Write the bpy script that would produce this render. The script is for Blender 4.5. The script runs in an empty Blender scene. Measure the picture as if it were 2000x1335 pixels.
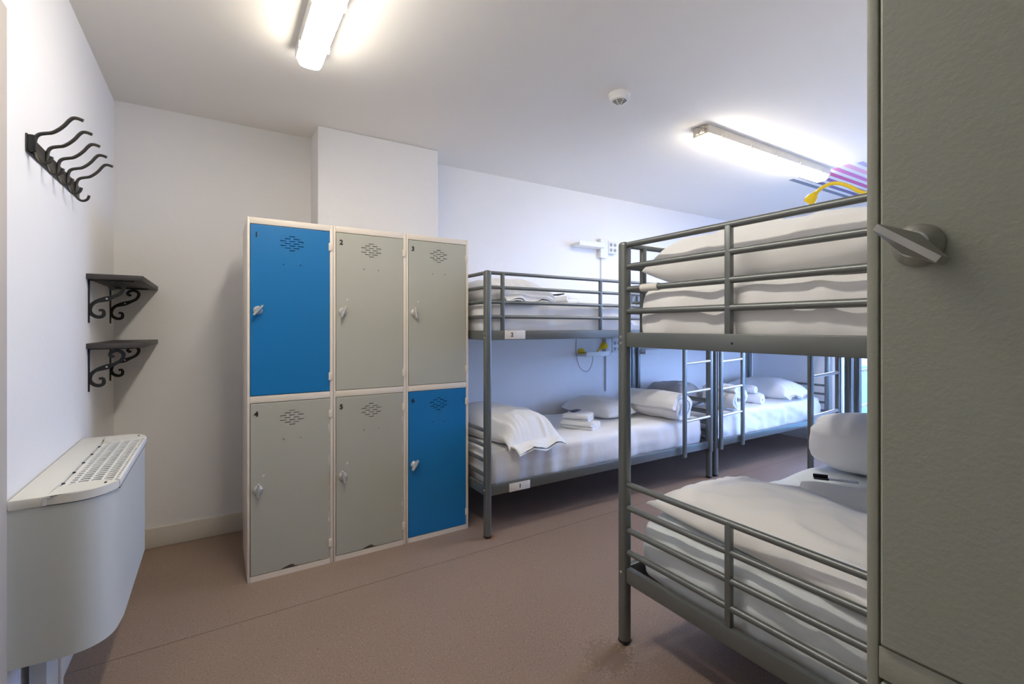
import bpy, bmesh, math, random
from mathutils import Vector, Matrix, noise
random.seed(7)
C = bpy.context.scene.collection
PI = math.pi
SC = bpy.context.scene

# ------------------------------------------------------------------ camera
cam_d = bpy.data.cameras.new('camera'); cam = bpy.data.objects.new('camera', cam_d); C.objects.link(cam)
cam.location = (0, 0, 1.255); cam.rotation_euler = (PI/2, 0, math.radians(-32.1))
cam_d.sensor_width = 36; cam_d.lens = 36*922/2000; cam_d.shift_y = -29.5/2000; cam_d.clip_start = 0.02
SC.camera = cam
# ------------------------------------------------------------------ sky, exposure
w = bpy.data.worlds.new('sky'); SC.world = w; w.use_nodes = True
bg = w.node_tree.nodes['Background']
bg.inputs['Color'].default_value = (0.33, 0.49, 1.0, 1); bg.inputs['Strength'].default_value = 15.0
LAMP = 25.0
vs = SC.view_settings
SC.display_settings.display_device = 'sRGB'
vs.view_transform = 'Standard'; vs.look = 'None'; vs.exposure = 0.54; vs.gamma = 1.0; vs.use_curve_mapping = False
SC.cycles.use_denoising = True
SC.cycles.max_bounces = 10; SC.cycles.diffuse_bounces = 6; SC.cycles.transparent_max_bounces = 16
SC.cycles.sample_clamp_indirect = 8
# portal: lets the renderer find the sky through the glazed door and the added unseen window
pl = bpy.data.lights.new('daylight_portal', 'AREA'); pl.shape = 'RECTANGLE'; pl.size = 1.75; pl.size_y = 2.1
pl.cycles.is_portal = True
for lc, rz in (((5.76, 1.58, 1.1), PI/2), ((4.36, .20, 1.25), 0)):
    po = bpy.data.objects.new('daylight_portal', pl); C.objects.link(po)
    po.location = lc; po.rotation_euler = (PI/2, 0, rz if rz else PI)

# ------------------------------------------------------------------ materials
def nt(m): return m.node_tree.nodes, m.node_tree.links
def mat(name, col, rough=.6, metal=0., bump=None, spec=.5, var=None, sheen=0., coat=0.):
    """bump: list of (scale, strength, distance, stretch) ; var: (scale, amount)"""
    m = bpy.data.materials.new(name); m.use_nodes = True
    N, L = nt(m); b = N['Principled BSDF']
    b.inputs['Base Color'].default_value = (*col, 1); b.inputs['Roughness'].default_value = rough
    b.inputs['Metallic'].default_value = metal; b.inputs['Specular IOR Level'].default_value = spec
    if sheen: b.inputs['Sheen Weight'].default_value = sheen
    if coat: b.inputs['Coat Weight'].default_value = coat
    tc = N.new('ShaderNodeTexCoord')
    if var:
        n = N.new('ShaderNodeTexNoise'); n.inputs['Scale'].default_value = var[0]; n.inputs['Detail'].default_value = 5
        L.new(tc.outputs['Object'], n.inputs['Vector'])
        mx = N.new('ShaderNodeMix'); mx.data_type = 'RGBA'
        k = 1-var[1]; mx.inputs['A'].default_value = (col[0]*k, col[1]*k, col[2]*k, 1)
        k = 1+var[1]; mx.inputs['B'].default_value = (min(1, col[0]*k), min(1, col[1]*k), min(1, col[2]*k), 1)
        L.new(n.outputs['Fac'], mx.inputs['Factor']); L.new(mx.outputs['Result'], b.inputs['Base Color'])
    prev = None
    for (sc, st, di, stretch) in (bump or []):
        mp = N.new('ShaderNodeMapping'); mp.inputs['Scale'].default_value = stretch
        L.new(tc.outputs['Object'], mp.inputs['Vector'])
        n = N.new('ShaderNodeTexNoise'); n.inputs['Scale'].default_value = sc; n.inputs['Detail'].default_value = 4
        L.new(mp.outputs['Vector'], n.inputs['Vector'])
        bp = N.new('ShaderNodeBump'); bp.inputs['Strength'].default_value = st; bp.inputs['Distance'].default_value = di
        L.new(n.outputs['Fac'], bp.inputs['Height'])
        if prev: L.new(prev.outputs['Normal'], bp.inputs['Normal'])
        prev = bp
    if prev: L.new(prev.outputs['Normal'], b.inputs['Normal'])
    return m
ONE = (1, 1, 1)
M = {}
M['wall'] = mat('wall_paint', (.83, .82, .805), .85, bump=[(7, .25, .012, ONE), (90, .12, .003, ONE)], var=(2.2, .02), spec=.3)
M['ceiling'] = mat('ceiling_paint', (.82, .79, .74), .85, bump=[(5, .2, .01, ONE), (120, .1, .002, ONE)], var=(1.5, .015), spec=.3)
M['skirting'] = mat('skirting_paint', (.66, .62, .54), .5, bump=[(30, .1, .002, ONE)], var=(6, .03))
M['trim'] = mat('trim_paint', (.52, .475, .425), .5, bump=[(30, .08, .002, ONE)])
M['cream'] = mat('cream_enamel', (.80, .72, .61), .42, bump=[(160, .12, .0012, ONE)], var=(8, .03))
M['bed'] = mat('grey_bed_enamel', (.175, .188, .182), .34, .5, bump=[(60, .12, .001, ONE)], var=(9, .10))
M['bed_dark'] = mat('dark_bed_base', (.05, .05, .05), .7)
M['sheet'] = mat('white_sheet', (.87, .865, .86), .92, bump=[(5, .35, .02, (1, 1, 1)), (16, .22, .006, (1, .5, 1)), (700, .08, .0006, ONE)], spec=.15, sheen=.15)
M['sheet_cool_lit'] = mat('cool_lit_white_sheet', (.80, .85, .87), .9, bump=[(5, .35, .02, (1, 1, 1)), (14, .25, .007, (.5, 1, 1)), (700, .08, .0006, ONE)], spec=.15, sheen=.15)  # white sheet with the cool cast of the light put into its colour
M['sheet_shaded'] = mat('shaded_white_cotton', (.56, .54, .52), .95, bump=[(9, .4, .012, ONE), (400, .2, .001, ONE)], spec=.1)  # white cloth in shade, the shade put into the base colour as grey
M['pillow'] = mat('pillow_cotton', (.87, .865, .85), .92, bump=[(7, .3, .014, (1, 1, 1)), (22, .22, .005, (1, .35, 1)), (800, .06, .0005, ONE)], spec=.15, sheen=.15)
M['towel'] = mat('towel_terry', (.86, .86, .85), 1., bump=[(260, .6, .003, ONE), (20, .3, .006, ONE)], spec=.05, sheen=.3)
M['steel'] = mat('handle_steel', (.72, .71, .68), .32, .6, bump=[(120, .1, .0006, ONE)])
M['old_steel'] = mat('worn_handle_steel', (.50, .50, .47), .36, .75, bump=[(70, .25, .0012, ONE)], var=(30, .2))
M['black_iron'] = mat('black_iron', (.006, .006, .006), .45, .0, bump=[(90, .3, .0012, ONE)])
M['brown_iron'] = mat('brown_black_iron', (.055, .05, .042), .4, .4, bump=[(60, .2, .001, ONE)])
M['screw'] = mat('screw_zinc', (.75, .74, .72), .3, .9)
M['shelf'] = mat('dark_shelf_board', (.05, .042, .040), .5, bump=[(30, .2, .001, (1, .1, 1))], var=(12, .15))
M['fan_white'] = mat('fan_coil_white', (.60, .625, .59), .38, bump=[(140, .05, .0006, ONE)])
M['fan_cream'] = mat('fan_coil_cream', (.73, .72, .655), .45, bump=[(140, .06, .0006, ONE)])
M['dark'] = mat('dark_void', (.012, .012, .012), .9)
M['black'] = mat('black_plastic', (.01, .01, .012), .35)
M['white_plastic'] = mat('white_plastic', (.78, .78, .76), .4)
M['old_plastic'] = mat('aged_plastic', (.66, .60, .50), .5, var=(30, .08))
M['grey_socket'] = mat('grey_socket', (.34, .35, .37), .5)
M['grey_box'] = mat('grey_trunking', (.66, .66, .67), .5)
M['yellow'] = mat('yellow_plastic', (.84, .60, .005), .38, coat=.2)
M['plate'] = mat('number_sticker', (.73, .69, .62), .6, var=(60, .12))
M['ink'] = mat('black_ink', (.012, .012, .012), .6)
M['tape'] = mat('white_tape', (.74, .72, .66), .6, bump=[(60, .3, .002, ONE)])
M['frame_white'] = mat('white_window_frame', (.80, .80, .80), .35)
M['teal'] = mat('teal_balcony_panel', (.16, .52, .56), .6, var=(3, .04))
M['concrete'] = mat('balcony_concrete', (.5, .5, .49), .9, bump=[(40, .3, .003, ONE)], var=(9, .1))
M['ground_dark'] = mat('unseen_dark_ground', (.24, .23, .21), .9, bump=[(30, .3, .004, ONE)], var=(4, .15))
M['clear'] = mat('clear_packet', (.55, .56, .60), .15, .4)
M['cable'] = mat('dark_cable', (.18, .18, .19), .5)
M['rust'] = mat('rust', (.22, .07, .02), .9, var=(80, .3))

def door_mat(name, col, wear=0., chips=False, rough=.42):
    m = mat(name, col, rough, bump=[(170, .10, .001, ONE), (3, .15, .01, ONE)])
    N, L = nt(m); b = N['Principled BSDF']; tc = N.new('ShaderNodeTexCoord')
    sep = N.new('ShaderNodeSeparateXYZ'); L.new(tc.outputs['Object'], sep.inputs[0])
    # tiny scratches and, on old doors, chipped paint along the bottom edge
    n = N.new('ShaderNodeTexNoise'); n.inputs['Scale'].default_value = 9; n.inputs['Detail'].default_value = 3
    mp = N.new('ShaderNodeMapping'); mp.inputs['Scale'].default_value = (1, 1, 2.5)
    L.new(tc.outputs['Object'], mp.inputs[0]); L.new(mp.outputs[0], n.inputs['Vector'])
    def math_(op, a, bb):
        q = N.new('ShaderNodeMath'); q.operation = op
        for i, x in enumerate((a, bb)):
            if isinstance(x, (int, float)): q.inputs[i].default_value = x
            else: L.new(x, q.inputs[i])
        return q.outputs[0]
    col_out = None
    base = N.new('ShaderNodeRGB'); base.outputs[0].default_value = (*col, 1)
    n2 = N.new('ShaderNodeTexNoise'); n2.inputs['Scale'].default_value = 26; n2.inputs['Detail'].default_value = 2
    L.new(tc.outputs['Object'], n2.inputs['Vector'])
    spot = math_('GREATER_THAN', n2.outputs['Fac'], .775 - wear)
    mx = N.new('ShaderNodeMix'); mx.data_type = 'RGBA'
    L.new(spot, mx.inputs['Factor']); L.new(base.outputs[0], mx.inputs['A'])
    mx.inputs['B'].default_value = (min(1, col[0]*1.35+.06), min(1, col[1]*1.35+.06), min(1, col[2]*1.35+.06), 1)
    col_out = mx.outputs['Result']
    if chips:
        edge = math_('SUBTRACT', math_('MULTIPLY', math_('SUBTRACT', n.outputs['Fac'], .505), .062), sep.outputs['Z'])
        chip = math_('GREATER_THAN', edge, 0)
        mx2 = N.new('ShaderNodeMix'); mx2.data_type = 'RGBA'; L.new(chip, mx2.inputs['Factor'])
        L.new(col_out, mx2.inputs['A']); mx2.inputs['B'].default_value = (.06, .05, .04, 1)
        col_out = mx2.outputs['Result']
        e2 = math_('SUBTRACT', sep.outputs['X'], math_('SUBTRACT', .370, math_('MULTIPLY', math_('SUBTRACT', n2.outputs['Fac'], .47), .035)))
        mx3 = N.new('ShaderNodeMix'); mx3.data_type = 'RGBA'; L.new(math_('GREATER_THAN', e2, 0), mx3.inputs['Factor'])
        L.new(col_out, mx3.inputs['A']); mx3.inputs['B'].default_value = (.72, .67, .58, 1)
        col_out = mx3.outputs['Result']
    L.new(col_out, b.inputs['Base Color'])
    return m
M['door_blue'] = door_mat('blue_door_paint', (.003, .172, .44), -.03)
M['door_grey'] = door_mat('grey_door_paint', (.455, .455, .385), 0)
M['door_grey_chipped'] = door_mat('chipped_grey_door_paint', (.43, .43, .365), .01, True)
def hammered():
    m = mat('hammered_grey_green', (.37, .385, .32), .40, bump=[(150, .34, .0014, ONE), (420, .15, .0005, ONE)], var=(4, .04))
    return m
M['cabinet'] = hammered()
M['dimming_green'] = mat('bounce_dimming_green', (.10, .14, .10), .6)  # dark green for unseen walls, added to dim bounce onto the heater's end
M['cabinet_frame'] = mat('grey_green_frame', (.36, .365, .30), .42, bump=[(200, .3, .001, ONE)])

def floor_mat():
    m = bpy.data.materials.new('speckled_vinyl'); m.use_nodes = True; N, L = nt(m); b = N['Principled BSDF']
    b.inputs['Roughness'].default_value = .42; b.inputs['Specular IOR Level'].default_value = .4
    g = N.new('ShaderNodeNewGeometry')
    def noise_(sc, det=3):
        n = N.new('ShaderNodeTexNoise'); n.inputs['Scale'].default_value = sc; n.inputs['Detail'].default_value = det
        L.new(g.outputs['Position'], n.inputs['Vector']); return n
    def ramp(src, stops):
        r = N.new('ShaderNodeValToRGB'); L.new(src, r.inputs[0])
        while len(r.color_ramp.elements) < len(stops): r.color_ramp.elements.new(.5)
        for e, (p, c) in zip(r.color_ramp.elements, stops): e.position = p; e.color = c
        return r.outputs[0]
    def mix(fac, a, bb):
        x = N.new('ShaderNodeMix'); x.data_type = 'RGBA'
        for k, v in (('Factor', fac), ('A', a), ('B', bb)):
            if isinstance(v, tuple): x.inputs[k].default_value = v
            else: L.new(v, x.inputs[k])
        return x.outputs['Result']
    base = ramp(noise_(1.1, 6).outputs['Fac'], [(.3, (.270, .192, .146, 1)), (.7, (.318, .230, .178, 1))])
    grain = ramp(noise_(150, 2).outputs['Fac'], [(.35, (.85, .85, .85, 1)), (.65, (1.12, 1.1, 1.1, 1))])
    mm = N.new('ShaderNodeMix'); mm.data_type = 'RGBA'; mm.blend_type = 'MULTIPLY'; mm.inputs['Factor'].default_value = 1
    L.new(base, mm.inputs['A']); L.new(grain, mm.inputs['B'])
    v = N.new('ShaderNodeTexVoronoi'); v.inputs['Scale'].default_value = 75; L.new(g.outputs['Position'], v.inputs['Vector'])
    sp = ramp(v.outputs['Distance'], [(.10, (1, 1, 1, 1)), (.16, (0, 0, 0, 1))])
    sel = ramp(v.outputs['Color'], [(.62, (0, 0, 0, 1)), (.66, (1, 1, 1, 1))])
    msk = N.new('ShaderNodeMath'); msk.operation = 'MULTIPLY'; L.new(sp, msk.inputs[0]); L.new(sel, msk.inputs[1])
    c1 = mix(msk.outputs[0], mm.outputs['Result'], (.50, .42, .36, 1))
    v2 = N.new('ShaderNodeTexVoronoi'); v2.inputs['Scale'].default_value = 58; L.new(g.outputs['Position'], v2.inputs['Vector'])
    sp2 = ramp(v2.outputs['Distance'], [(.10, (1, 1, 1, 1)), (.16, (0, 0, 0, 1))])
    c2 = mix(sp2, c1, (.16, .105, .085, 1))
    # scuffs by the posts: small stains with their own outline
    def stain(cx, cy, r, col, src, sc=25):
        cmb = N.new('ShaderNodeVectorMath'); cmb.operation = 'DISTANCE'; L.new(g.outputs['Position'], cmb.inputs[0]); cmb.inputs[1].default_value = (cx, cy, 0)
        n = noise_(sc, 4)
        a = N.new('ShaderNodeMath'); a.operation = 'MULTIPLY_ADD'; L.new(n.outputs['Fac'], a.inputs[0]); a.inputs[1].default_value = r*2.2; L.new(cmb.outputs['Value'], a.inputs[2])
        lt = N.new('ShaderNodeMath'); lt.operation = 'LESS_THAN'; L.new(a.outputs[0], lt.inputs[0]); lt.inputs[1].default_value = r*1.75
        return mix(lt.outputs[0], src, col)
    c3 = stain(1.395, 2.47, .055, (.30, .13, .05, 1), c2)
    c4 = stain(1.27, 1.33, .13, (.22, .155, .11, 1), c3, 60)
    L.new(c4, b.inputs['Base Color'])
    bp = N.new('ShaderNodeBump'); bp.inputs['Strength'].default_value = .25; bp.inputs['Distance'].default_value = .001
    L.new(noise_(220, 2).outputs['Fac'], bp.inputs['Height']); L.new(bp.outputs[0], b.inputs['Normal'])
    return m
M['floor'] = floor_mat()
def emis(name, col, st):
    m = bpy.data.materials.new(name); m.use_nodes = True; N, L = nt(m); b = N['Principled BSDF']
    b.inputs['Base Color'].default_value = (.8, .8, .8, 1); b.inputs['Emission Color'].default_value = (*col, 1); b.inputs['Emission Strength'].default_value = st
    return m
M['tube'] = emis('fluorescent_diffuser', (1.0, .925, .81), LAMP)
def glass():
    m = bpy.data.materials.new('window_glass'); m.use_nodes = True; N, L = nt(m)
    N.remove(N['Principled BSDF']); out = N['Material Output']
    t = N.new('ShaderNodeBsdfTransparent'); t.inputs[0].default_value = (.95, .97, .97, 1)
    gl = N.new('ShaderNodeBsdfGlossy'); gl.inputs['Roughness'].default_value = .02
    f = N.new('ShaderNodeFresnel'); f.inputs[0].default_value = 1.45; mx = N.new('ShaderNodeMixShader')
    L.new(f.outputs[0], mx.inputs[0]); L.new(t.outputs[0], mx.inputs[1]); L.new(gl.outputs[0], mx.inputs[2]); L.new(mx.outputs[0], out.inputs[0])
    return m
M['glass'] = glass()

# ------------------------------------------------------------------ mesh helpers
def box(bm, lo, hi, bev=0., seg=2):
    c = [(a+b)/2 for a, b in zip(lo, hi)]; s = [abs(b-a) for a, b in zip(lo, hi)]
    r = bmesh.ops.create_cube(bm, size=1, matrix=Matrix.Translation(c) @ Matrix.Diagonal((*s, 1)))
    if bev:
        es = list({e for v in r['verts'] for e in v.link_edges})
        bmesh.ops.bevel(bm, geom=es, offset=min(bev, min(s)*.49), segments=seg, profile=.5, affect='EDGES')
    return bm
def tube(bm, pts, r, n=10, closed=False, caps=True):
    pts = [Vector(p) for p in pts]; rr = r if isinstance(r, (list, tuple)) else [r]*len(pts)
    rings = []; up = None
    for i, p in enumerate(pts):
        a = pts[max(0, i-1)]; b = pts[min(len(pts)-1, i+1)]; t = (b-a).normalized()
        if up is None:
            up = Vector((0, 0, 1)) if abs(t.z) < .9 else Vector((1, 0, 0))
        s = t.cross(up).normalized(); up = s.cross(t).normalized()
        rings.append([bm.verts.new(p + (s*math.cos(2*PI*k/n) + up*math.sin(2*PI*k/n))*rr[i]) for k in range(n)])
    for A, B in zip(rings, rings[1:]):
        for k in range(n): bm.faces.new((A[k], A[(k+1) % n], B[(k+1) % n], B[k]))
    if caps:
        bm.faces.new(rings[0][::-1]); bm.faces.new(rings[-1])
    return bm
def smooth_path(pts, k=4):
    pts = [Vector(p) for p in pts]; out = []
    for i in range(len(pts)-1):
        p0 = pts[max(0, i-1)]; p1 = pts[i]; p2 = pts[i+1]; p3 = pts[min(len(pts)-1, i+2)]
        for j in range(k):
            t = j/k
            out.append(.5*((2*p1)+(p2-p0)*t+(2*p0-5*p1+4*p2-p3)*t*t+(3*p1-p0-3*p2+p3)*t**3))
    out.append(pts[-1]); return out
def ribbon(bm, pts, wid, axis, thick):
    """flat strap: pts in a plane, wid per point in plane, extruded +-thick/2 along axis"""
    ax = Vector(axis); n = len(pts); L = []; R = []
    for i, p in enumerate(pts):
        t = (pts[min(n-1, i+1)]-pts[max(0, i-1)]).normalized(); s = t.cross(ax).normalized(); h = wid[i]/2
        L.append(p+s*h); R.append(p-s*h)
    def V(p): return bm.verts.new(p)
    a = [(V(l-ax*thick/2), V(r-ax*thick/2), V(r+ax*thick/2), V(l+ax*thick/2)) for l, r in zip(L, R)]
    for A, B in zip(a, a[1:]):
        for k in range(4): bm.faces.new((A[k], A[(k+1) % 4], B[(k+1) % 4], B[k]))
    bm.faces.new(a[0][::-1]); bm.faces.new(a[-1])
def lathe(bm, prof, n=32, mtx=None):
    """prof: list (r, z)"""
    rings = []
    for r, z in prof:
        if r < 1e-6: rings.append([bm.verts.new((0, 0, z))])
        else: rings.append([bm.verts.new((r*math.cos(2*PI*k/n), r*math.sin(2*PI*k/n), z)) for k in range(n)])
    for A, B in zip(rings, rings[1:]):
        for k in range(n):
            a, b = A[k % len(A)], A[(k+1) % len(A)]; c, d = B[(k+1) % len(B)], B[k % len(B)]
            vs_ = []
            for v in (a, b, c, d):
                if v not in vs_: vs_.append(v)
            if len(vs_) > 2: bm.faces.new(vs_)
    if mtx: bmesh.ops.transform(bm, matrix=mtx, verts=[v for r in rings for v in r])
def prism(bm, outline, z0, z1, top_inset=0., flip=False):
    a = [bm.verts.new((x, y, z0)) for x, y in outline]; b = [bm.verts.new((x, y, z1)) for x, y in outline]
    n = len(a)
    for k in range(n): bm.faces.new((a[k], a[(k+1) % n], b[(k+1) % n], b[k]))
    bm.faces.new(a[::-1]); bm.faces.new(b)
def finish(bm, name, smooth=True, angle=40):
    bmesh.ops.recalc_face_normals(bm, faces=bm.faces)
    me = bpy.data.meshes.new(name); bm.to_mesh(me); bm.free()
    if smooth:
        me.polygons.foreach_set('use_smooth', [True]*len(me.polygons))
        try: me.set_sharp_from_angle(angle=math.radians(angle))
        except Exception: pass
    return me
def obj(name, bm, m, parent=None, loc=None, smooth=True, angle=40, label=None):
    me = finish(bm, name, smooth, angle) if isinstance(bm, bmesh.types.BMesh) else bm
    if len(me.materials) == 0: me.materials.append(None)
    o = bpy.data.objects.new(name, me); C.objects.link(o)
    o.material_slots[0].link = 'OBJECT'; o.material_slots[0].material = M[m] if isinstance(m, str) else m
    if parent: o.parent = parent
    if loc: o.location = loc
    if label: o['label'] = label
    return o
def tag(o, label, cat, group=None):
    o['label'] = label; o['category'] = cat
    if group: o['group'] = group
    return o
def thing(name, label, cat, loc=(0, 0, 0), rotz=0., group=None):
    o = bpy.data.objects.new(name, None); C.objects.link(o); o.empty_display_size = .1
    o.location = loc; o.rotation_euler = (0, 0, rotz)
    return tag(o, label, cat, group)
def struct(name, bm, m, parent=None, smooth=False):
    o = obj(name, bm, m, parent, smooth=smooth)
    if parent is None: o['kind'] = 'structure'
    return o
def NB(): return bmesh.new()
def text_mesh(s, size, depth=.0008):
    cu = bpy.data.curves.new('number', 'FONT'); cu.body = s; cu.size = size; cu.extrude = depth; cu.offset = size*.03
    cu.align_x = 'CENTER'; cu.align_y = 'CENTER'
    o = bpy.data.objects.new('number', cu); C.objects.link(o)
    dg = bpy.context.evaluated_depsgraph_get(); me = bpy.data.meshes.new_from_object(o.evaluated_get(dg))
    bpy.data.objects.remove(o); me.materials.clear(); return me

# ------------------------------------------------------------------ room shell
XL, XR, YB, ZC = -.475, 5.62, 3.36, 2.5
YN, XN, YF = .385, 1.06, -1.35
fl = struct('floor', box(NB(), (XL-.1, YF-.1, -.12), (XR+.1, YB+.1, -.004)), 'floor')
def seam(x, k): return k + .047*(x+.43)/2.8
for lo, hi in ((-1.62, .31), (.31, 2.305), (2.305, 3.37)):
    b = NB(); g = .0016
    lo_ = (lambda x: YF) if lo < 0 else (lambda x, k=lo: seam(x, k)+g)
    hi_ = (lambda x: YB) if hi > 3 else (lambda x, k=hi: seam(x, k)-g)
    prism(b, [(XL, lo_(XL)), (XR, lo_(XR)), (XR, hi_(XR)), (XL, hi_(XL))], -.004, 0)
    obj('vinyl_sheet', b, 'floor', fl, smooth=False)
struct('ceiling', box(NB(), (XL-.1, YF-.1, ZC), (XR+.1, YB+.1, ZC+.12)), 'ceiling')
struct('wall_left', box(NB(), (XL-.12, YF-.1, 0), (XL, YB+.1, ZC)), 'wall')
struct('wall_back', box(NB(), (XL, YB, 0), (XR+.1, YB+.12, ZC)), 'wall')
struct('wall_chimney', box(NB(), (.533, 3.105, 0), (1.332, YB, ZC), .006), 'wall')
WX0, WX1, WZ0, WZ1 = 3.50, 5.22, .30, 2.20
b = NB(); box(b, (XN, YN-.12, 0), (WX0, YN, ZC)); box(b, (WX1, YN-.12, 0), (XR+.1, YN, ZC)); box(b, (WX0, YN-.12, 0), (WX1, YN, WZ0)); box(b, (WX0, YN-.12, WZ1), (WX1, YN, ZC)); struct('wall_near', b, 'wall')
struct('wall_return', box(NB(), (XN, YF, 0), (XN+.12, YN-.12, ZC)), 'dimming_green')
w2 = struct('window_unseen', box(NB(), (WX0, YN-.09, WZ0), (WX0+.06, YN-.03, WZ1), .005), 'frame_white', smooth=True)  # unseen window, added to bring blue daylight to the far bunk
for lo, hi in (((WX1-.06, YN-.09, WZ0), (WX1, YN-.03, WZ1)), ((WX0+.06, YN-.09, WZ1-.06), (WX1-.06, YN-.03, WZ1)), ((WX0+.06, YN-.09, WZ0), (WX1-.06, YN-.03, WZ0+.06)), ((4.33, YN-.085, WZ0+.06), (4.39, YN-.035, WZ1-.06))):
    obj('window_frame', box(NB(), lo, hi, .005), 'frame_white', w2)
for a, c in ((WX0+.06, 4.33), (4.39, WX1-.06)):
    obj('window_pane', box(NB(), (a, YN-.064, WZ0+.06), (c, YN-.056, WZ1-.06)), 'glass', w2, smooth=False)
struct('wall_front', box(NB(), (XL, YF-.12, 0), (XN+.12, YF, ZC)), 'dimming_green')
DY0, DY1, DZ1 = .72, 2.47, 2.2
b = NB(); box(b, (XR, YN-.1, 0), (XR+.16, DY0, ZC)); box(b, (XR, DY1, 0), (XR+.16, YB+.1, ZC)); box(b, (XR, DY0, DZ1), (XR+.16, DY1, ZC)); box(b, (XR, DY0, -.1), (XR+.16, DY1, .03))
struct('wall_right', b, 'wall')
# skirting
struct('baseboard_back', box(NB(), (XL+.014, YB-.014, 0), (.533, YB, .115), .004), 'skirting', smooth=True)
struct('baseboard_alcove', box(NB(), (1.332, YB-.014, 0), (XR, YB, .115), .004), 'skirting', smooth=True)
struct('baseboard_chimney', box(NB(), (.519, 3.091, 0), (1.346, 3.105, .115), .004), 'skirting', smooth=True)
bl = struct('baseboard_left', box(NB(), (XL, 1.745, 0), (XL+.014, YB, .115), .004), 'skirting', smooth=True)
struct('baseboard_right', box(NB(), (XR-.014, DY1+.05, 0), (XR, YB-.014, .115), .004), 'skirting', smooth=True)
# door with its architrave in the left wall, only the edge of the trim is in view
d1 = struct('door_1', box(NB(), (XL-.01, .88, .005), (XL+.004, 1.66, 2.02), .003), 'trim', smooth=True)
for lo, hi in (((XL, 1.66, 0), (XL+.016, 1.738, 2.085)), ((XL, .80, 0), (XL+.016, .88, 2.085)), ((XL, .88, 2.02), (XL+.016, 1.66, 2.085))):
    obj('door_trim', box(NB(), lo, hi, .005), 'trim', d1)
b = NB(); lathe(b, [(0, 0), (.026, 0), (.026, .008), (.01, .012), (.01, .04), (.024, .05), (.024, .066), (0, .072)], 20, Matrix.Translation((XL+.004, .95, 1.02)) @ Matrix.Rotation(PI/2, 4, 'Y'))
obj('door_handle', b, 'steel', d1)
# glazed balcony door in the right wall
wn = struct('window_1', box(NB(), (XR+.05, DY1-.065, .03), (XR+.11, DY1, DZ1), .006), 'frame_white', smooth=True)
for lo, hi in (((XR+.05, DY0, .03), (XR+.11, DY0+.065, DZ1)), ((XR+.05, DY0+.065, DZ1-.065), (XR+.11, DY1-.065, DZ1)), ((XR+.05, DY0+.065, .03), (XR+.11, DY1-.065, .10)), ((XR+.055, 1.56, .10), (XR+.105, 1.64, DZ1-.065))):
    obj('window_frame', box(NB(), lo, hi, .006), 'frame_white', wn)
for a, c in ((DY0+.065, 1.56), (1.64, DY1-.065)):
    obj('window_pane', box(NB(), (XR+.076, a, .10), (XR+.084, c, DZ1-.065)), 'glass', wn, smooth=False)
# outside: balcony slab and teal parapet of panels
struct('trim_balcony', box(NB(), (XR+.16, -1.5, -.15), (7.0, 5.0, -.02)), 'concrete')
struct('trim_ground', box(NB(), (1.4, -25, -.5), (30, 25, -.16)), 'ground_dark')  # unseen ground, added to block sky light from below
par = thing('balcony_parapet', 'teal balcony parapet outside the glazed door', 'parapet', (7.0, 1.7, -.02))
for k in range(6):
    obj('panel', box(NB(), (-.03, -3.2+k*1.08, 0), (.03, -3.2+k*1.08+1.07, .75), .006), 'teal', par)
obj('top_rail', box(NB(), (-.04, -3.22, .75), (.04, 3.3, .785), .008), 'teal', par)

# painted stripes on the ceiling
st = thing('ceiling_mural', 'band of painted pink, purple and grey stripes on the ceiling beyond the far light', 'mural', (4.62, 1.8, ZC))
cols = [(.22, .24, .30), (.20, .17, .30), (.30, .14, .36), (.62, .13, .33), (.66, .22, .46), (.78, .42, .55), (.46, .43, .60), (.70, .50, .62), (.30, .30, .42)]
for k, c in enumerate(cols):
    y = 2.125 - k*.083
    mm = mat('stripe_paint', c, .8)
    o = obj('stripe', box(NB(), (4.12-.02*(k % 2), y-.021, ZC-.0022), (5.13, y+.021, ZC+.001)), mm, None, smooth=False)
    o.parent = st; o.location = (-4.62, -1.8, -ZC)

# ------------------------------------------------------------------ lockers
DW, DH, DT = .3695, .846, .016
def vent_cutter():
    b = NB()
    for r, xs in enumerate(((0,), (-.5, .5), (-1, 0, 1), (-.5, .5), (-1, 0, 1), (-.5, .5), (0,))):
        for x in xs:
            cx = .187+x*.041; cz = DH-.082+.0355-r*.0118
            box(b, (cx-.0135, -.05, cz-.0019), (cx+.0135, .05, cz+.0019))
    for x in (.148, .227): box(b, (x-.0024, -.05, DH-.192), (x+.0024, .05, DH-.187))
    return finish(b, 'cutter', False)
def make_door_mesh():
    a = NB(); box(a, (0, 0, 0), (DW, DT, DH), .0025); me = finish(a, 'door', False); me.materials.append(None)
    o = bpy.data.objects.new('door_tmp', me); C.objects.link(o)
    c = bpy.data.objects.new('cut_tmp', vent_cutter()); C.objects.link(c)
    md = o.modifiers.new('b', 'BOOLEAN'); md.object = c; md.operation = 'DIFFERENCE'; md.solver = 'EXACT'
    dg = bpy.context.evaluated_depsgraph_get(); r = bpy.data.meshes.new_from_object(o.evaluated_get(dg)); r.name = 'door'
    bpy.data.objects.remove(o); bpy.data.objects.remove(c)
    r.materials.clear(); r.materials.append(None)
    return r
DOOR = make_door_mesh()
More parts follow.
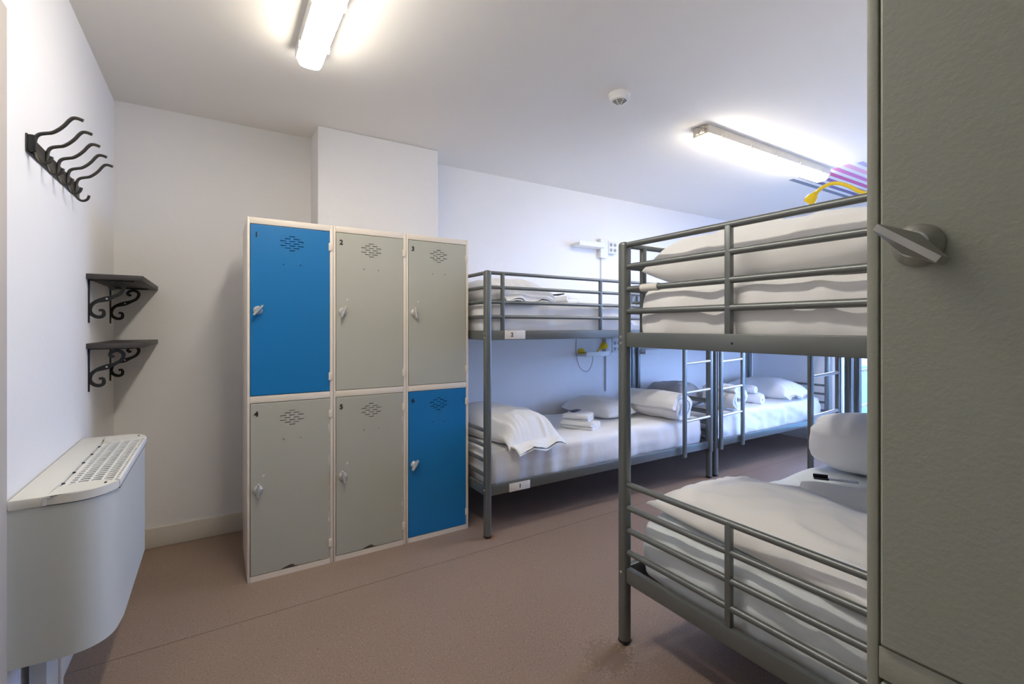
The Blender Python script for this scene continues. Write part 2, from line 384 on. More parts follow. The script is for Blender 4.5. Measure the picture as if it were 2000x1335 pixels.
def handle_bm(ang, s=1.):
    b = NB(); lathe(b, [(0, 0), (.0215*s, 0), (.0215*s, .004), (.017*s, .010), (.013*s, .016), (0, .016)], 24, Matrix.Rotation(PI/2, 4, 'X'))
    pts = []
    for t, wd in ((-1, .0042), (-.8, .0058), (0, .0115), (.8, .0058), (1, .0042)):
        x = t*.033*s
        for z in (-wd*s, wd*s): pts += [(x, -.013, z*.8), (x, -.021, z)]
    for t in (-1, 1):
        for z in (-.0034*s, .0034*s): pts.append((t*.031*s, -.031-.004*(t < 0), z))
    vs_ = [bm_v for bm_v in (b.verts.new(Matrix.Rotation(-ang, 3, 'Y') @ Vector(p)) for p in pts)]
    bmesh.ops.convex_hull(b, input=vs_)
    return b
HN = finish(box(box(NB(), (-.011, -.004, -.021), (.004, .010, .021), .002), (.002, -.0055, -.017), (.0095, .0015, .017), .003), 'hinge')
HN.materials.append(None)
def make_locker(loc, rotz, label, specs, frame='cream', hang=(0, 0), hmat='steel', num=True):
    t = thing('locker', label, 'locker', loc, rotz)
    W, D, H = .4, .45, 1.795
    b = NB()
    box(b, (0, .0, 0), (.0108, D, H), .0015); box(b, (W-.016, 0, 0), (W, D, H), .0015)
    box(b, (.011, .0, 1.762+.002), (W-.016, D, H), .0015); box(b, (.011, .0, 0), (W-.016, D, .028))
    box(b, (.011, .0, .879), (W-.016, D, .913), .0015); box(b, (.011, D-.01, .028), (W-.016, D, 1.764))
    # door stops behind the doors
    box(b, (.011, .020, .028), (.03, .024, 1.764)); box(b, (W-.035, .020, .028), (W-.016, .024, 1.764))
    obj('body', b, frame, t, angle=30)
    for (z, m, n, a, zl) in specs:
        lab = {'door_blue': 'bright blue door', 'door_grey': 'pale grey door', 'door_grey_chipped': 'grey door with chipped paint'}.get(m)
        d = obj('door', DOOR, m, t, (.0130, -.002, z), label=lab)
        h = obj('handle', handle_bm(math.radians(a)), hmat, d, (.033, -.0005, .422))
        for hz in (.078, DH-.082): obj('hinge', HN, frame, t, (W-.012, -.002, z+hz))
        if n and num:
            nm = obj('number', text_mesh(n, .036), 'ink', d, (.026, -.0012, DH-.052), smooth=False); nm.rotation_euler = (PI/2, 0, 0)
    return t
LY = 2.642
make_locker((.130, LY, 0), 0, 'two-door locker with blue door 1 above grey door 4', [(.915, 'door_blue', '1', 50, 0), (.030, 'door_grey_chipped', '4', 88, 0)])
make_locker((.5325, LY, 0), 0, 'middle two-door locker with grey doors 2 and 5', [(.915, 'door_grey', '2', 70, 0), (.030, 'door_grey_chipped', '5', 100, 0)])
make_locker((.935, LY, 0), 0, 'two-door locker with grey door 3 above blue door 6', [(.915, 'door_grey', '3', 100, 0), (.030, 'door_blue', '6', 55, 0)])
make_locker((.603, .2315, 0), -PI/2, 'dark grey-green hammered steel locker close up at the right edge', [(.915, 'cabinet', None, -38, 0), (.030, 'cabinet', None, -60, 0)], frame='cabinet_frame', hmat='old_steel')

# ------------------------------------------------------------------ fan coil unit on the left wall
fc = thing('fan_coil_unit', 'white wall-mounted fan coil heater with a grille on top under the coat hooks', 'heater', (XL, 2.2, .335))
def off(o): o.location = (-XL, -2.2, -.335); return o
near_ = [(-.406, 1.781), (-.360, 1.779), (-.325, 1.784), (-.298, 1.797), (-.274, 1.822), (-.258, 1.862), (-.249, 1.94)]
outl = [(XL, 1.785)] + near_ + [(x, 4.4-y) for x, y in near_[::-1]] + [(XL, 2.615)]
# refine curve
def ref(ps, k=5): return [(v.x, v.y) for v in smooth_path([(x, y, 0) for x, y in ps], k)]
cn = ref(near_); outl = [(XL, 1.785)] + cn + [(x, 4.4-y) for x, y in cn[::-1]] + [(XL, 2.615)]
b = NB(); prism(b, outl, .335, .762); off(obj('body', b, 'fan_white', fc, angle=25))
b = NB(); box(b, (XL+.004, 1.778, .7625), (-.395, 2.622, .790), .004); off(obj('rear_flap', b, 'fan_cream', fc))
def cap(sign):
    cp = [(-.393, 1.772)] + [(x+.004, y-.004) for x, y in cn] 
    top = [(-.25, 1.862), (-.285, 1.880), (-.33, 1.888), (-.393, 1.872)]
    o = cp[:-6] + top
    if sign: o = [(x, 4.4-y) for x, y in o][::-1]
    b = NB(); prism(b, o, .7655, .7895)
    es = [e for e in b.edges if all(v.co.z > .789 for v in e.verts)]
    bmesh.ops.bevel(b, geom=es, offset=.004, segments=2, affect='EDGES')
    return b
for s in (0, 1):
    c_ = off(obj('end_cover', cap(s), 'fan_cream', fc, angle=35))
    b = NB(); y = 1.842 if not s else 4.4-1.842; box(b, (-.283, y-.003, .7885), (-.277, y+.012, .7903)); obj('catch_slot', b, 'dark', c_)
off(obj('grille_shade', box(NB(), (-.392, 1.866, .7622), (-.249, 2.534, .7645)), 'dark', fc))  # dark sheet standing for the shade inside the unit below the slats
b = NB()
box(b, (-.392, 1.866, .764), (-.374, 2.534, .779), .001); box(b, (-.256, 1.87, .764), (-.249, 2.53, .788), .001)
for k in range(4): box(b, (-.361+k*.030, 1.87, .770), (-.355+k*.030, 2.53, .784), .0015)
off(obj('grille_frame', b, 'white_plastic', fc))
b = NB()
pts = []
for i in range(25):
    x = -.376+.124*i/24; ph = ((x+.358)/.030) % 1
    pts.append((x, .0070*math.sin(PI*ph), 0))
ribbon(b, [Vector(p) for p in pts], [.0090]*25, (0, 0, 1), .007)
SL = finish(b, 'slat'); SL.materials.append(None)
for k in range(25):
    obj('slat', SL, 'white_plastic', fc, (-XL, 1.880+k*.0262-2.2, .779-.335))
for k in range(5): off(obj('clip', box(NB(), (-.395, 1.93+k*.13, .778), (-.388, 1.938+k*.13, .7815)), 'dark', fc))
off(obj('foot', box(NB(), (XL+.016, 1.90, 0), (XL+.055, 2.02, .34), .004), 'fan_white', fc))
pipe = obj('pipe', tube(NB(), [(XL+.035, 2.12, .0), (XL+.035, 2.12, .34)], .011, 12), 'old_plastic', fc); off(pipe)

# ------------------------------------------------------------------ coat rack
cr = thing('coat_rack', 'dark metal coat rack with five curved hooks on the left wall', 'coat rack', (XL, 2.2, 1.78))
def off2(o): o.location = (-XL, -2.2, -1.78); return o
off2(obj('backplate', box(NB(), (XL, 1.935, 1.772), (XL+.005, 2.565, 1.826), .0015), 'brown_iron', cr))
off2(obj('end_block', box(NB(), (XL+.005, 1.935, 1.776), (XL+.022, 1.952, 1.824), .003), 'black_iron', cr))
b = NB(); box(b, (XL+.005, 1.956, 1.778), (XL+.010, 2.50, 1.822), .001); off2(obj('front_bar', b, 'brown_iron', cr))
prof = [(-.463, 1.772), (-.462, 1.80), (-.458, 1.824), (-.450, 1.835), (-.437, 1.8405), (-.422, 1.846), (-.407, 1.859), (-.394, 1.875), (-.384, 1.891), (-.375, 1.901), (-.364, 1.9025), (-.351, 1.8985)]
low = [(-.462, 1.79), (-.460, 1.768), (-.452, 1.752), (-.440, 1.749), (-.428, 1.757), (-.423, 1.772)]
for k in range(5):
    y = 1.962+k*.125
    b = NB(); tube(b, smooth_path([(x, y, z) for x, z in prof], 4), .0052, 10); h = off2(obj('hook', b, 'brown_iron', cr, angle=60))
    b = NB(); tube(b, smooth_path([(x, y, z) for x, z in low], 4), .0046, 10); obj('lower_hook', b, 'brown_iron', h, angle=60)

# ------------------------------------------------------------------ bracket shelves in the corner
S1 = [(-.439, 1.328), (-.427, 1.329), (-.422, 1.318), (-.425, 1.304), (-.439, 1.298), (-.456, 1.304), (-.468, 1.319), (-.469, 1.334), (-.463, 1.352), (-.446, 1.368), (-.412, 1.380), (-.385, 1.392), (-.364, 1.406), (-.354, 1.427), (-.359, 1.443), (-.376, 1.451), (-.393, 1.446), (-.401, 1.434), (-.395, 1.424), (-.386, 1.428)]
def bracket(parent, y, z_top, dz):
    b = NB()
    box(b, (XL, y-.009, z_top-.19), (XL+.005, y+.009, z_top), .001)
    box(b, (XL+.005, y-.009, z_top-.005), (XL+.160, y+.009, z_top), .001)
    p = smooth_path([(x, y, z+dz) for x, z in S1], 5); n = len(p)
    wd = []
    for i in range(n):
        t = i/(n-1); k = .0142
        k += .008*math.exp(-((t-.52)/.035)**2)
        k *= .75+.25*min(1, 6*t, 6*(1-t))
        wd.append(k)
    ribbon(b, p, wd, (0, 1, 0), .008)
    o = obj('bracket', b, 'black_iron', parent, angle=50)
    b = NB(); lathe(b, [(0, 0), (.0042, 0), (.0034, .0016), (0, .002)], 12, Matrix.Translation((-.412, y-.0042, 1.380+dz)) @ Matrix.Rotation(PI/2, 4, 'X')); sc = obj('screw', b, 'screw', o)
    return o
for zt, lab in ((1.463, 'upper dark wooden shelf on scrolled black iron brackets in the corner'), (1.160, 'lower dark wooden shelf on scrolled black iron brackets in the corner')):
    s = thing('wall_shelf', lab, 'shelf', (XL, 3.03, zt))
    p_ = Vector((-XL, -3.03, -zt))
    o = obj('board', box(NB(), (XL, 2.70, zt), (-.280, YB, zt+.023), .002), 'shelf', s, p_)
    for y in (2.745, 3.245):
        o = bracket(s, y, zt, zt-1.463); o.location = p_

# ------------------------------------------------------------------ fluorescent ceiling lights
def fluor(loc, rotz, L, label, worn):
    t = thing('ceiling_light', label, 'ceiling light', loc, rotz)
    H = L/2
    obj('housing', box(NB(), (-H, -.058, -.056), (H, .058, 0), .008), 'old_plastic' if worn else 'white_plastic', t)
    b = NB(); n = 14; rings = []
    xs = [(-H+.004, .35), (-H+.012, .75), (-H+.03, .97), (-H+.05, 1)] + [(-H+.05+(L-.1)*i/12, 1) for i in range(1, 12)] + [(H-.05, 1), (H-.03, .97), (H-.012, .75), (H-.004, .35)]
    for x, k in xs:
        r = []
        for j in range(n+1):
            a = PI*j/n
            r.append(b.verts.new((x, -.049*math.copysign(abs(math.cos(a))**.6, math.cos(a))*(k**.35), -.056-.042*(math.sin(a)**.6)*k)))
        rings.append(r)
    for A, B in zip(rings, rings[1:]):
        for j in range(n): b.faces.new((A[j], A[j+1], B[j+1], B[j]))
    b.faces.new(rings[0]); b.faces.new(rings[-1][::-1])
    for A, B in zip(rings, rings[1:]): b.faces.new((A[0], B[0], B[-1], A[-1]))
    obj('diffuser', b, 'tube', t, angle=60)
    for k in range(5):
        x = -H+.14+k*(L-.28)/4
        for s in (-1, 1):
            obj('clip', box(NB(), (x-.011, s*.059-.0035, -.064), (x+.011, s*.059+.0035, -.034), .002), 'old_plastic', t)
    obj('end_cap', box(NB(), (-H-.012, -.03, -.045), (-H+.002, .03, -.004), .004), 'old_plastic', t)
    if worn:
        b = NB(); tube(b, [(-H-.035, -.012, -.052), (-H-.012, -.012, -.030), (-H-.012, -.012, -.03)], .008, 10); obj('cable_gland', b, 'old_plastic', t)
        b = NB(); tube(b, smooth_path([(-H-.02, .03, -.02), (-H-.06, .01, -.028), (-H-.085, -.03, -.035), (-H-.06, -.05, -.04), (-H-.01, -.05, -.03), (-H-.002, -.02, -.03)], 5), .0016, 6); obj('wire', b, 'cable', t)
        b = NB(); tube(b, smooth_path([(-H-.01, .05, -.012), (-H-.05, .03, -.016), (-H-.075, -.01, -.03), (-H-.04, -.04, -.03)], 5), .0014, 6); obj('wire', b, 'cable', t)
    return t
fluor((.355, 1.515, ZC), PI/2, 1.55, 'glowing fluorescent batten light on the ceiling nearest the coat rack', False)
fluor((3.32, 1.865, ZC), 0, 1.53, 'glowing fluorescent batten light with loose wires, farther over the bunks', True)

# smoke detector
sd = thing('smoke_detector', 'round white smoke detector on the ceiling', 'smoke detector', (1.832, 1.836, ZC))
sd.scale = (1.14, 1.14, 1.2)
b = NB(); lathe(b, [(0, 0), (.050, 0), (.050, -.010), (.046, -.014), (0, -.014)], 40); obj('base', b, 'white_plastic', sd)
b = NB(); lathe(b, [(0, -.014), (.045, -.014), (.046, -.022), (.043, -.030), (.034, -.0325)], 40)
for r in range(5):
    r0 = .034-.0052*r; z0 = -.033-.0034*r
    lathe(b, [(r0, z0+.001), (r0, z0), (r0-.0019, z0-.0004), (r0-.0019, z0+.001)], 40)
lathe(b, [(.009, -.0488), (.009, -.051), (.005, -.0525), (0, -.0525)], 20)
for k in range(6):
    a = 2*PI*k/6+.3; ca, sa = math.cos(a), math.sin(a)
    tube(b, [(ca*.035, sa*.035, -.0325), (ca*.008, sa*.008, -.0505)], .0013, 6)
obj('cap', b, 'white_plastic', sd)
b = NB(); lathe(b, [(.0335, -.0318), (.009, -.0470), (0, -.0470)], 40); obj('vent_core', b, 'dark', sd)

# ------------------------------------------------------------------ bunk beds
def post_bm(x, y, h):
    b = NB(); box(b, (x-.021, y-.021, 0), (x+.021, y+.021, h), .0135, 4); return b
UZ = (1.579, 1.493, 1.404, 1.316); LZ = (.632, .541, .452, .366)
def bunk(X0, X1, YFt, YBk, ladder_x, label, open_dir=1):
    """X0/X1 end posts, YFt the aisle side, YBk the wall side, ladder_x = (stile, stile)"""
    cx, cy = (X0+X1)/2, (YFt+YBk)/2
    t = thing('bunk_bed', label, 'bunk bed', (cx, cy, 0))
    P0 = (-cx, -cy, 0)
    def add(n, b, m='bed', parent=None, **k): return obj(n, b, m, parent or t, P0 if parent is None else (0, 0, 0), **k)
    sgn = -1 if YFt < YBk else 1     # outward direction on the aisle side
    posts = []
    for x in (X0, X1):
        for y in (YFt, YBk):
            p = add('post', post_bm(x, y, 1.592)); posts.append(p)
            add('foot_cap', box(NB(), (x-.022, y-.022, 0), (x+.022, y+.022, .022), .012), 'black', p)
            for z in (1.215, 1.19, .285):
                b = NB(); lathe(b, [(0, 0), (.006, 0), (.0045, .0025), (0, .003)], 10, Matrix.Translation((x+(-.021 if x == X0 else .021), y, z)) @ Matrix.Rotation(-PI/2 if x == X0 else PI/2, 4, 'Y'))
                add('bolt', b, 'old_steel', p)
    for z0, z1 in ((1.176, 1.233), (.247, .306)):
        for y in (YFt, YBk): add('side_rail', box(NB(), (X0+.02, y-.013, z0), (X1-.02, y+.013, z1), .004))
        for x in (X0, X1): add('end_rail', box(NB(), (x-.013, min(YFt, YBk)+.02, z0), (x+.013, max(YFt, YBk)-.02, z1), .004))
        b = NB()
        for k in range(13):
            x = X0+.12+k*(X1-X0-.24)/12; box(b, (x-.03, min(YFt, YBk)+.013, z0+.004), (x+.03, max(YFt, YBk)-.013, z0+.02))
        o = add('slat_base', b, 'bed_dark'); o['kind'] = 'stuff'
    for x in (X0, X1):
        for zs, zb in ((UZ, 1.232), (LZ, .305)):
            for z in zs: add('end_tube', tube(NB(), [(x, min(YFt, YBk)+.012, z), (x, max(YFt, YBk)-.012, z)], .0115, 12))
            add('end_upright', box(NB(), (x-.011, cy-.011, zb-.004), (x+.011, cy+.011, zs[0]), .005))
    # guard rail on the upper aisle side, open at the ladder
    L = X1-X0
    if open_dir > 0: g0, g1 = X0+.012, ladder_x[0]-.06; ups = [X0+.105, X0+.105+(g1-X0-.105)/2, g1]
    else: g0, g1 = ladder_x[1]+.06, X1-.012; ups = [g0, (g0+X1-.105)/2, X1-.105]
    for z in UZ: add('guard_tube', tube(NB(), [(g0, YFt, z), (g1, YFt, z)], .0110, 12))
    for x in ups: add('guard_upright', box(NB(), (x-.011, YFt-.011, 1.228), (x+.011, YFt+.011, UZ[0]), .005))
    # ladder
    yl = YFt+sgn*.036
    ld = None
    for i, x in enumerate(ladder_x):
        b = NB(); box(b, (x-.019, yl-.012, .225), (x+.019, yl+.012, 1.262), .009, 3)
        box(b, (x-.014, min(yl, YFt-sgn*.018), 1.236), (x+.014, max(yl, YFt-sgn*.018), 1.246), .002)
        s = add('ladder_stile', b)
    for z in (.968, .738, .512):
        b = NB(); tube(b, [(ladder_x[0]+.012, yl, z-.004), (ladder_x[1]-.012, yl, z+.008)], .0105, 12); add('ladder_rung', b, 'steel')
    return t, add
lb, ladd = bunk(1.370, 3.480, 2.460, 3.318, (3.125, 3.452), 'grey metal bunk bed numbered 1 and 2 beside the lockers', 1)
fb, fadd = bunk(3.562, 5.480, 2.460, 3.318, (3.592, 3.900), 'grey metal bunk bed in the far corner past the numbered bunk', -1)
nb, nadd = bunk(1.380, 3.290, 1.355, .452, (2.905, 3.235), 'grey metal bunk bed in the right foreground', 1)
xb, xadd = bunk(3.400, 5.300, 1.355, .452, (3.43, 3.74), 'grey metal bunk bed hidden behind the foreground bunk, by the balcony door', -1)
# number stickers on the bunk by the lockers
for txt, x0, x1, z0, z1 in (('2', 1.483, 1.632, 1.180, 1.2335), ('1', 1.515, 1.668, .2475, .2985)):
    p = ladd('number_plate', box(NB(), (x0, 2.4450, z0), (x1, 2.4472, z1), .0004), 'plate', label='cream sticker with black number')
    o = obj('number', text_mesh(txt, .034), 'ink', p, (x0+(.052 if txt == '2' else .078), 2.4447, (z0+z1)/2), smooth=False); o.rotation_euler = (PI/2, 0, 0)
nadd('tape_wrap', tube(NB(), [(1.380, 1.265, 1.404), (1.380, 1.24, 1.404), (1.380, 1.21, 1.404), (1.380, 1.184, 1.404)], [.0145, .015, .0142, .0148], 12), 'tape', label='white tape wound on the tube')
b = NB(); lathe(b, [(0, 0), (.004, 0), (.003, .001), (0, .001)], 10, Matrix.Translation((1.3665, .885, 1.203)) @ Matrix.Rotation(-PI/2, 4, 'Y')); nadd('screw_hole', b, 'dark')

# ------------------------------------------------------------------ bedding
def fbm(p, o=3): return noise.fractal(Vector(p), 1.0, 2.0, o)
def ridge(p): return 1-abs(noise.noise(Vector(p)))*2
def mattress(X0, X1, Y0, Y1, Z0, Z1, label, m='sheet', seed=0, amp=.006, drape=0., group=None, name='mattress', diag=0., hem=None):
    b = NB(); cx, cy = (X0+X1)/2, (Y0+Y1)/2; L, W, T = X1-X0, Y1-Y0, Z1-Z0
    box(b, (-L/2, -W/2, 0), (L/2, W/2, T))
    for ax, n, ln in ((0, int(L/.028), L), (1, int(W/.028), W), (2, int(T/.02), T)):
        for i in range(1, n):
            co = [0, 0, T/2]; no = [0, 0, 0]; no[ax] = 1; co[ax] = (-ln/2 if ax < 2 else 0)+ln*i/n
            bmesh.ops.bisect_plane(b, geom=list(b.verts)+list(b.edges)+list(b.faces), plane_co=co, plane_no=no)
    r = .042
    for v in b.verts:
        p = v.co.copy(); c = Vector((max(-L/2+r, min(L/2-r, p.x)), max(-W/2+r, min(W/2-r, p.y)), max(r*.6, min(T-r, p.z))))
        d = p-c; nrm = d.normalized() if d.length > 1e-6 else Vector((0, 0, 1))
        q = c+nrm*r
        s = Vector((p.x+seed*7.1, p.y+seed*3.3, p.z))
        side = 1-abs(nrm.z)
        k = amp*fbm((s.x*3, s.y*3, s.z*3)) - amp*.5
        k += amp*.9*max(0, ridge((s.x*2.2+s.y*1.1, s.y*5-s.x*2, s.z*2))-.55)*2
        if side > .3:
            k += side*(amp*1.3*(ridge((s.x*7, s.y*7, s.z*1.2+3))-.5) + drape*fbm((s.x*4+s.z*diag*4, s.y*4+s.z*diag*2, s.z*1.5)))
            k += side*.010*math.sin(PI*min(1, max(0, p.z/T)))
            if hem: k += side*.006*math.exp(-((p.z-hem-.02*noise.noise((s.x*1.5, s.y, 0)))/.008)**2)
        v.co = q+nrm*k
        if p.z < .01: v.co.z = max(v.co.z, 0.0)
    o = obj(name, b, m, None, (cx, cy, Z0), angle=180)
    return tag(o, label, 'mattress', group)
LMX = (1.405, 3.445); FMX = (3.597, 5.445); NMX = (1.418, 3.255); XMX = (3.435, 5.265)
LY_, NY_ = (2.497, 3.300), (.478, 1.318)
ZL, ZU = .271, 1.200
mattress(*LMX, *LY_, ZL, .505, 'white-sheeted mattress on the lower tier of the bunk beside the lockers', seed=1, amp=.009, hem=.10, drape=.008)
mattress(*LMX, *LY_, ZU, 1.425, 'white-sheeted mattress on the upper tier of the bunk beside the lockers', seed=2, amp=.009, drape=.01, diag=1.)
mattress(*FMX, *LY_, ZL, .510, 'creased white-sheeted mattress on the lower tier of the far corner bunk', seed=3, amp=.010, drape=.026, diag=1.8)
mattress(*FMX, *LY_, ZU, 1.425, 'white-sheeted mattress on the upper tier of the far corner bunk', seed=4)
mattress(*NMX, *NY_, ZL, .500, 'cool-lit white mattress on the lower tier of the foreground bunk', 'sheet_cool_lit', seed=5, amp=.013, drape=.012)
mattress(*NMX, *NY_, ZU, 1.410, 'white-sheeted mattress on the upper tier of the foreground bunk', seed=6, amp=.012, drape=.012)
mattress(*XMX, *NY_, ZL, .505, 'white-sheeted mattress on the lower tier of the bunk by the balcony door', seed=7)
mattress(*XMX, *NY_, ZU, 1.415, 'white-sheeted mattress on the upper tier of the bunk by the balcony door', seed=8)

def pillow(loc, L, W, T, label, rotz=0., seed=0, m='pillow', cat='pillow', name='pillow', n=54, pw=3., crease=.012, tilt=(0, 0), flap=None, seamk=.28, droop=0.):
    """L along local y, W along local x"""
    b = NB(); sz = T*seamk
    def pr(u, v): return max(0., (1-abs(u)**pw)*(1-abs(v)**pw))**.52
    def P(u, v, top):
        f = pr(u, v)
        x = W/2*u*(1-.05*(1-v*v)); y = L/2*v*(1-.05*(1-u*u))
        sx, sy = x+seed*5.3, y+seed*2.9
        z = sz+(T-sz)*f if top else sz*(1-min(1, f*1.15))
        if top:
            z += crease*(fbm((sx*5, sy*5, seed)))*f
            e = 1-f
            z += crease*1.2*(ridge((sx*16, sy*5, seed))-.5)*min(1, e*2.2)*min(1, f*4)*(abs(v) > .3)
            z += crease*.9*max(0, ridge((sx*4+sy*2.5, sy*3-sx*1.5, seed+4))-.6)*f*1.6
        dr = max(0, abs(v)-.82)/.18 if v < 0 else 0
        z -= droop*dr*dr*(1 if True else 0)
        return (x, y, z)
    g = {}
    for i in range(n+1):
        for j in range(n+1):
            u, v = -1+2*i/n, -1+2*j/n
            u = math.sin(u*PI/2)*.6+u*.4; v = math.sin(v*PI/2)*.6+v*.4
            edge = i in (0, n) or j in (0, n)
            g[i, j, 1] = b.verts.new(P(u, v, True)); g[i, j, 0] = g[i, j, 1] if edge else b.verts.new(P(u, v, False))
    for i in range(n):
        for j in range(n):
            for tp in (0, 1):
                q = []
                for a in ((i, j), (i+1, j), (i+1, j+1), (i, j+1)):
                    vv = g[a[0], a[1], tp]
                    if vv not in q: q.append(vv)
                if len(q) > 2:
                    try: b.faces.new(q if tp else q[::-1])
                    except ValueError: pass
    o = obj(name, b, m, None, loc, angle=180); o.rotation_euler = (tilt[0], tilt[1], rotz)
    tag(o, label, cat)
    if flap:   # loose open end of the pillowcase
        fl_, fd = flap; bb = NB(); N_ = 26; K = 9; gv = {}
        for s in (0, 1):
            for i in range(N_+1):
                for j in range(K+1):
                    u = -1+2*i/N_; t_ = j/K
                    x = W/2*u*.94*(1-.06*t_); y = -L/2*.93-fl_*t_
                    z = sz+(.010-.020*s)*math.sin(PI*min(1, .25+.5*t_))*(1-u*u*.8) - droop*.55 - fd*t_*t_ + .012*math.sin(u*6+t_*3+seed)*t_ + .012*ridge((u*2.5, t_*1.2, seed+9))*t_ - .004*s
                    gv[s, i, j] = bb.verts.new((x, y, z))
        for s in (0, 1):
            for i in range(N_):
                for j in range(K):
                    q = [gv[s, i, j], gv[s, i+1, j], gv[s, i+1, j+1], gv[s, i, j+1]]; bb.faces.new(q if s else q[::-1])
        for i in range(N_): bb.faces.new((gv[0, i, 0], gv[1, i, 0], gv[1, i+1, 0], gv[0, i+1, 0]))
        for j in range(K):
            bb.faces.new((gv[0, 0, j], gv[1, 0, j], gv[1, 0, j+1], gv[0, 0, j+1])); bb.faces.new((gv[0, N_, j+1], gv[1, N_, j+1], gv[1, N_, j], gv[0, N_, j]))
        obj('pillowcase_flap', bb, m, o, angle=180)
    return o
def bundle(loc, L, W, H, label, rotz=0., seed=0, m='sheet', cat='duvet', name='duvet', crease=.012, nu=56, nv=48, e=2.6):
    b = NB(); rings = []
    for j in range(nv+1):
        v = -1+2*j/nv; v = math.sin(v*PI/2); k = max(0., 1-abs(v)**4)**.33; ring = []
        for i in range(nu):
            a = 2*PI*i/nu; ca, sa = math.cos(a), math.sin(a)
            x = math.copysign(abs(ca)**(2/e), ca)*W/2*k; z = H/2+math.copysign(abs(sa)**(2/e), sa)*H/2*(k**.8)
            y = v*L/2
            q = (x*6+seed, y*4, z*6); d = crease*fbm(q)+crease*.9*max(0, ridge((x*9+seed, y*3+z*4, z*8))-.35)
            pin = crease*1.4*(ridge((a*2.4, v*1.2, seed))-.4)*max(0, abs(v)-.75)*3
            x += ca*(d+pin); z = max(0, z+sa*(d+pin)); y += crease*noise.noise(Vector((a*2, v*4, seed)))*abs(v)
            ring.append(b.verts.new((x, y, z)))
        rings.append(ring)
    for A, B in zip(rings, rings[1:]):
        for i in range(nu): b.faces.new((A[i], A[(i+1) % nu], B[(i+1) % nu], B[i]))
    b.faces.new(rings[0][::-1]); b.faces.new(rings[-1]); bmesh.ops.remove_doubles(b, verts=b.verts, dist=1e-4)
    o = obj(name, b, m, None, loc, angle=180); o.rotation_euler = (0, 0, rotz)
    return tag(o, label, cat)
def rolled(loc, path, th, length, label, rotz=0., seed=0, m='towel', cat='towel', name='towel', nl=16, amp=.004, taper=.0):
    """thick cloth following a 2D path (x,z), extruded along local y"""
    pts = smooth_path([(x, 0, z) for x, z in path], 5); n = len(pts); prof = []
    for s in (1, -1):
        rng = range(n) if s > 0 else range(n-1, -1, -1)
        for i in rng:
            t = (pts[min(n-1, i+1)]-pts[max(0, i-1)]).normalized(); nn = Vector((-t.z, 0, t.x))
            h = th/2*(1 if 0 < i < n-1 else .7)
            prof.append(pts[i]+nn*h*s)
    b = NB(); rings = []
    for k in range(nl+1):
        yy = -length/2+length*k/nl; r = []
        for i, p in enumerate(prof):
            s = Vector((p.x*9+seed*3, yy*7, p.z*9)); d = noise.noise_vector(s)*amp
            e = 1-taper*(abs(2*k/nl-1)**4)
            r.append(b.verts.new((p.x*e+d.x, yy+d.y*1.5+.004*noise.noise(Vector((i*.35, k, seed))), max(.001, p.z*e+d.z))))
        rings.append(r)
    m_ = len(prof)
    for A, B in zip(rings, rings[1:]):
        for i in range(m_): b.faces.new((A[i], A[(i+1) % m_], B[(i+1) % m_], B[i]))
    for R, fl in ((rings[0], False), (rings[-1], True)):
        for i in range(n-1):
            q = [R[i], R[i+1], R[m_-2-i], R[m_-1-i]]; b.faces.new(q[::-1] if fl else q)
    o = obj(name, b, m, None, loc, rotz and None, angle=180); o.rotation_euler = (0, 0, rotz)
    return tag(o, label, cat)
def spiral(R0, R1, turns, sx=1., sz=1., start=0., n=13):
    N_ = int(turns*n); out = []
    for i in range(N_+1):
        a = start+2*PI*turns*i/N_; r = R0+(R1-R0)*i/N_; out.append((r*math.cos(a)*sx, R1*sz+r*math.sin(a)*sz))
    return out
def folds(wd, th, layers):
    out = []; r = th/2
    for k in range(layers):
        z = th*.5+k*th*1.02; xs = [-wd/2+r, -wd/4, 0, wd/4, wd/2-r]
        if k % 2: xs = xs[::-1]
        out += [(x, z) for x in xs]
        if k < layers-1: out.append((xs[-1]+(r if k % 2 == 0 else -r)*1.1, z+th*.5))
    return out

pillow((1.665, 2.885, .499), .86, .46, .205, 'white pillow with loose case end on the lower bed beside the lockers', math.radians(9), 1, flap=(.09, .035), droop=.055, crease=.018)
pillow((1.66, 2.90, 1.416), .80, .46, .165, 'white pillow on the upper bed beside the lockers', math.radians(6), 2, flap=(.055, .045), droop=.012, crease=.018)
pillow((1.70, .885, .494), .85, .54, .168, 'large smooth white pillow at the foot of the foreground lower bed', math.radians(-6), 3, 'pillow', crease=.015, pw=2.6)
pillow((1.690, .885, 1.400), .86, .52, .215, 'bulky white pillow behind the rails of the foreground upper bed', 0, 4, crease=.024, pw=3.4, seamk=.35)
bundle((2.87, .915, .497), .84, .46, .302, 'thick bundled white duvet at the back of the foreground lower bed', 0, 5, 'sheet', 'duvet', 'duvet')
pillow((2.785, 3.05, .500), .56, .34, .155, 'white pillow against the wall behind the rolled duvet', math.radians(4), 6)
rolled((3.125, 2.72, .503), spiral(.022, .118, 2.4, 1.25, .92, PI*.2), .034, .50, 'rolled white duvet near the ladder of the bunk beside the lockers', math.radians(8), 2, 'sheet', 'duvet', 'duvet', amp=.016, taper=.04)
pillow((3.80, 3.065, .506), .48, .40, .21, 'shade-grey folded blanket at the near end of the far corner bunk', 0, 7, 'sheet_shaded', 'blanket', 'blanket', crease=.018, pw=4)
rolled((3.94, 2.645, .509), spiral(.02, .105, 2.3, 1.3, .98, PI*.1), .034, .31, 'rolled white duvet in front of the shade-grey blanket on the far corner bunk', math.radians(6), 5, 'sheet', 'duvet', 'duvet', amp=.016, taper=.05)
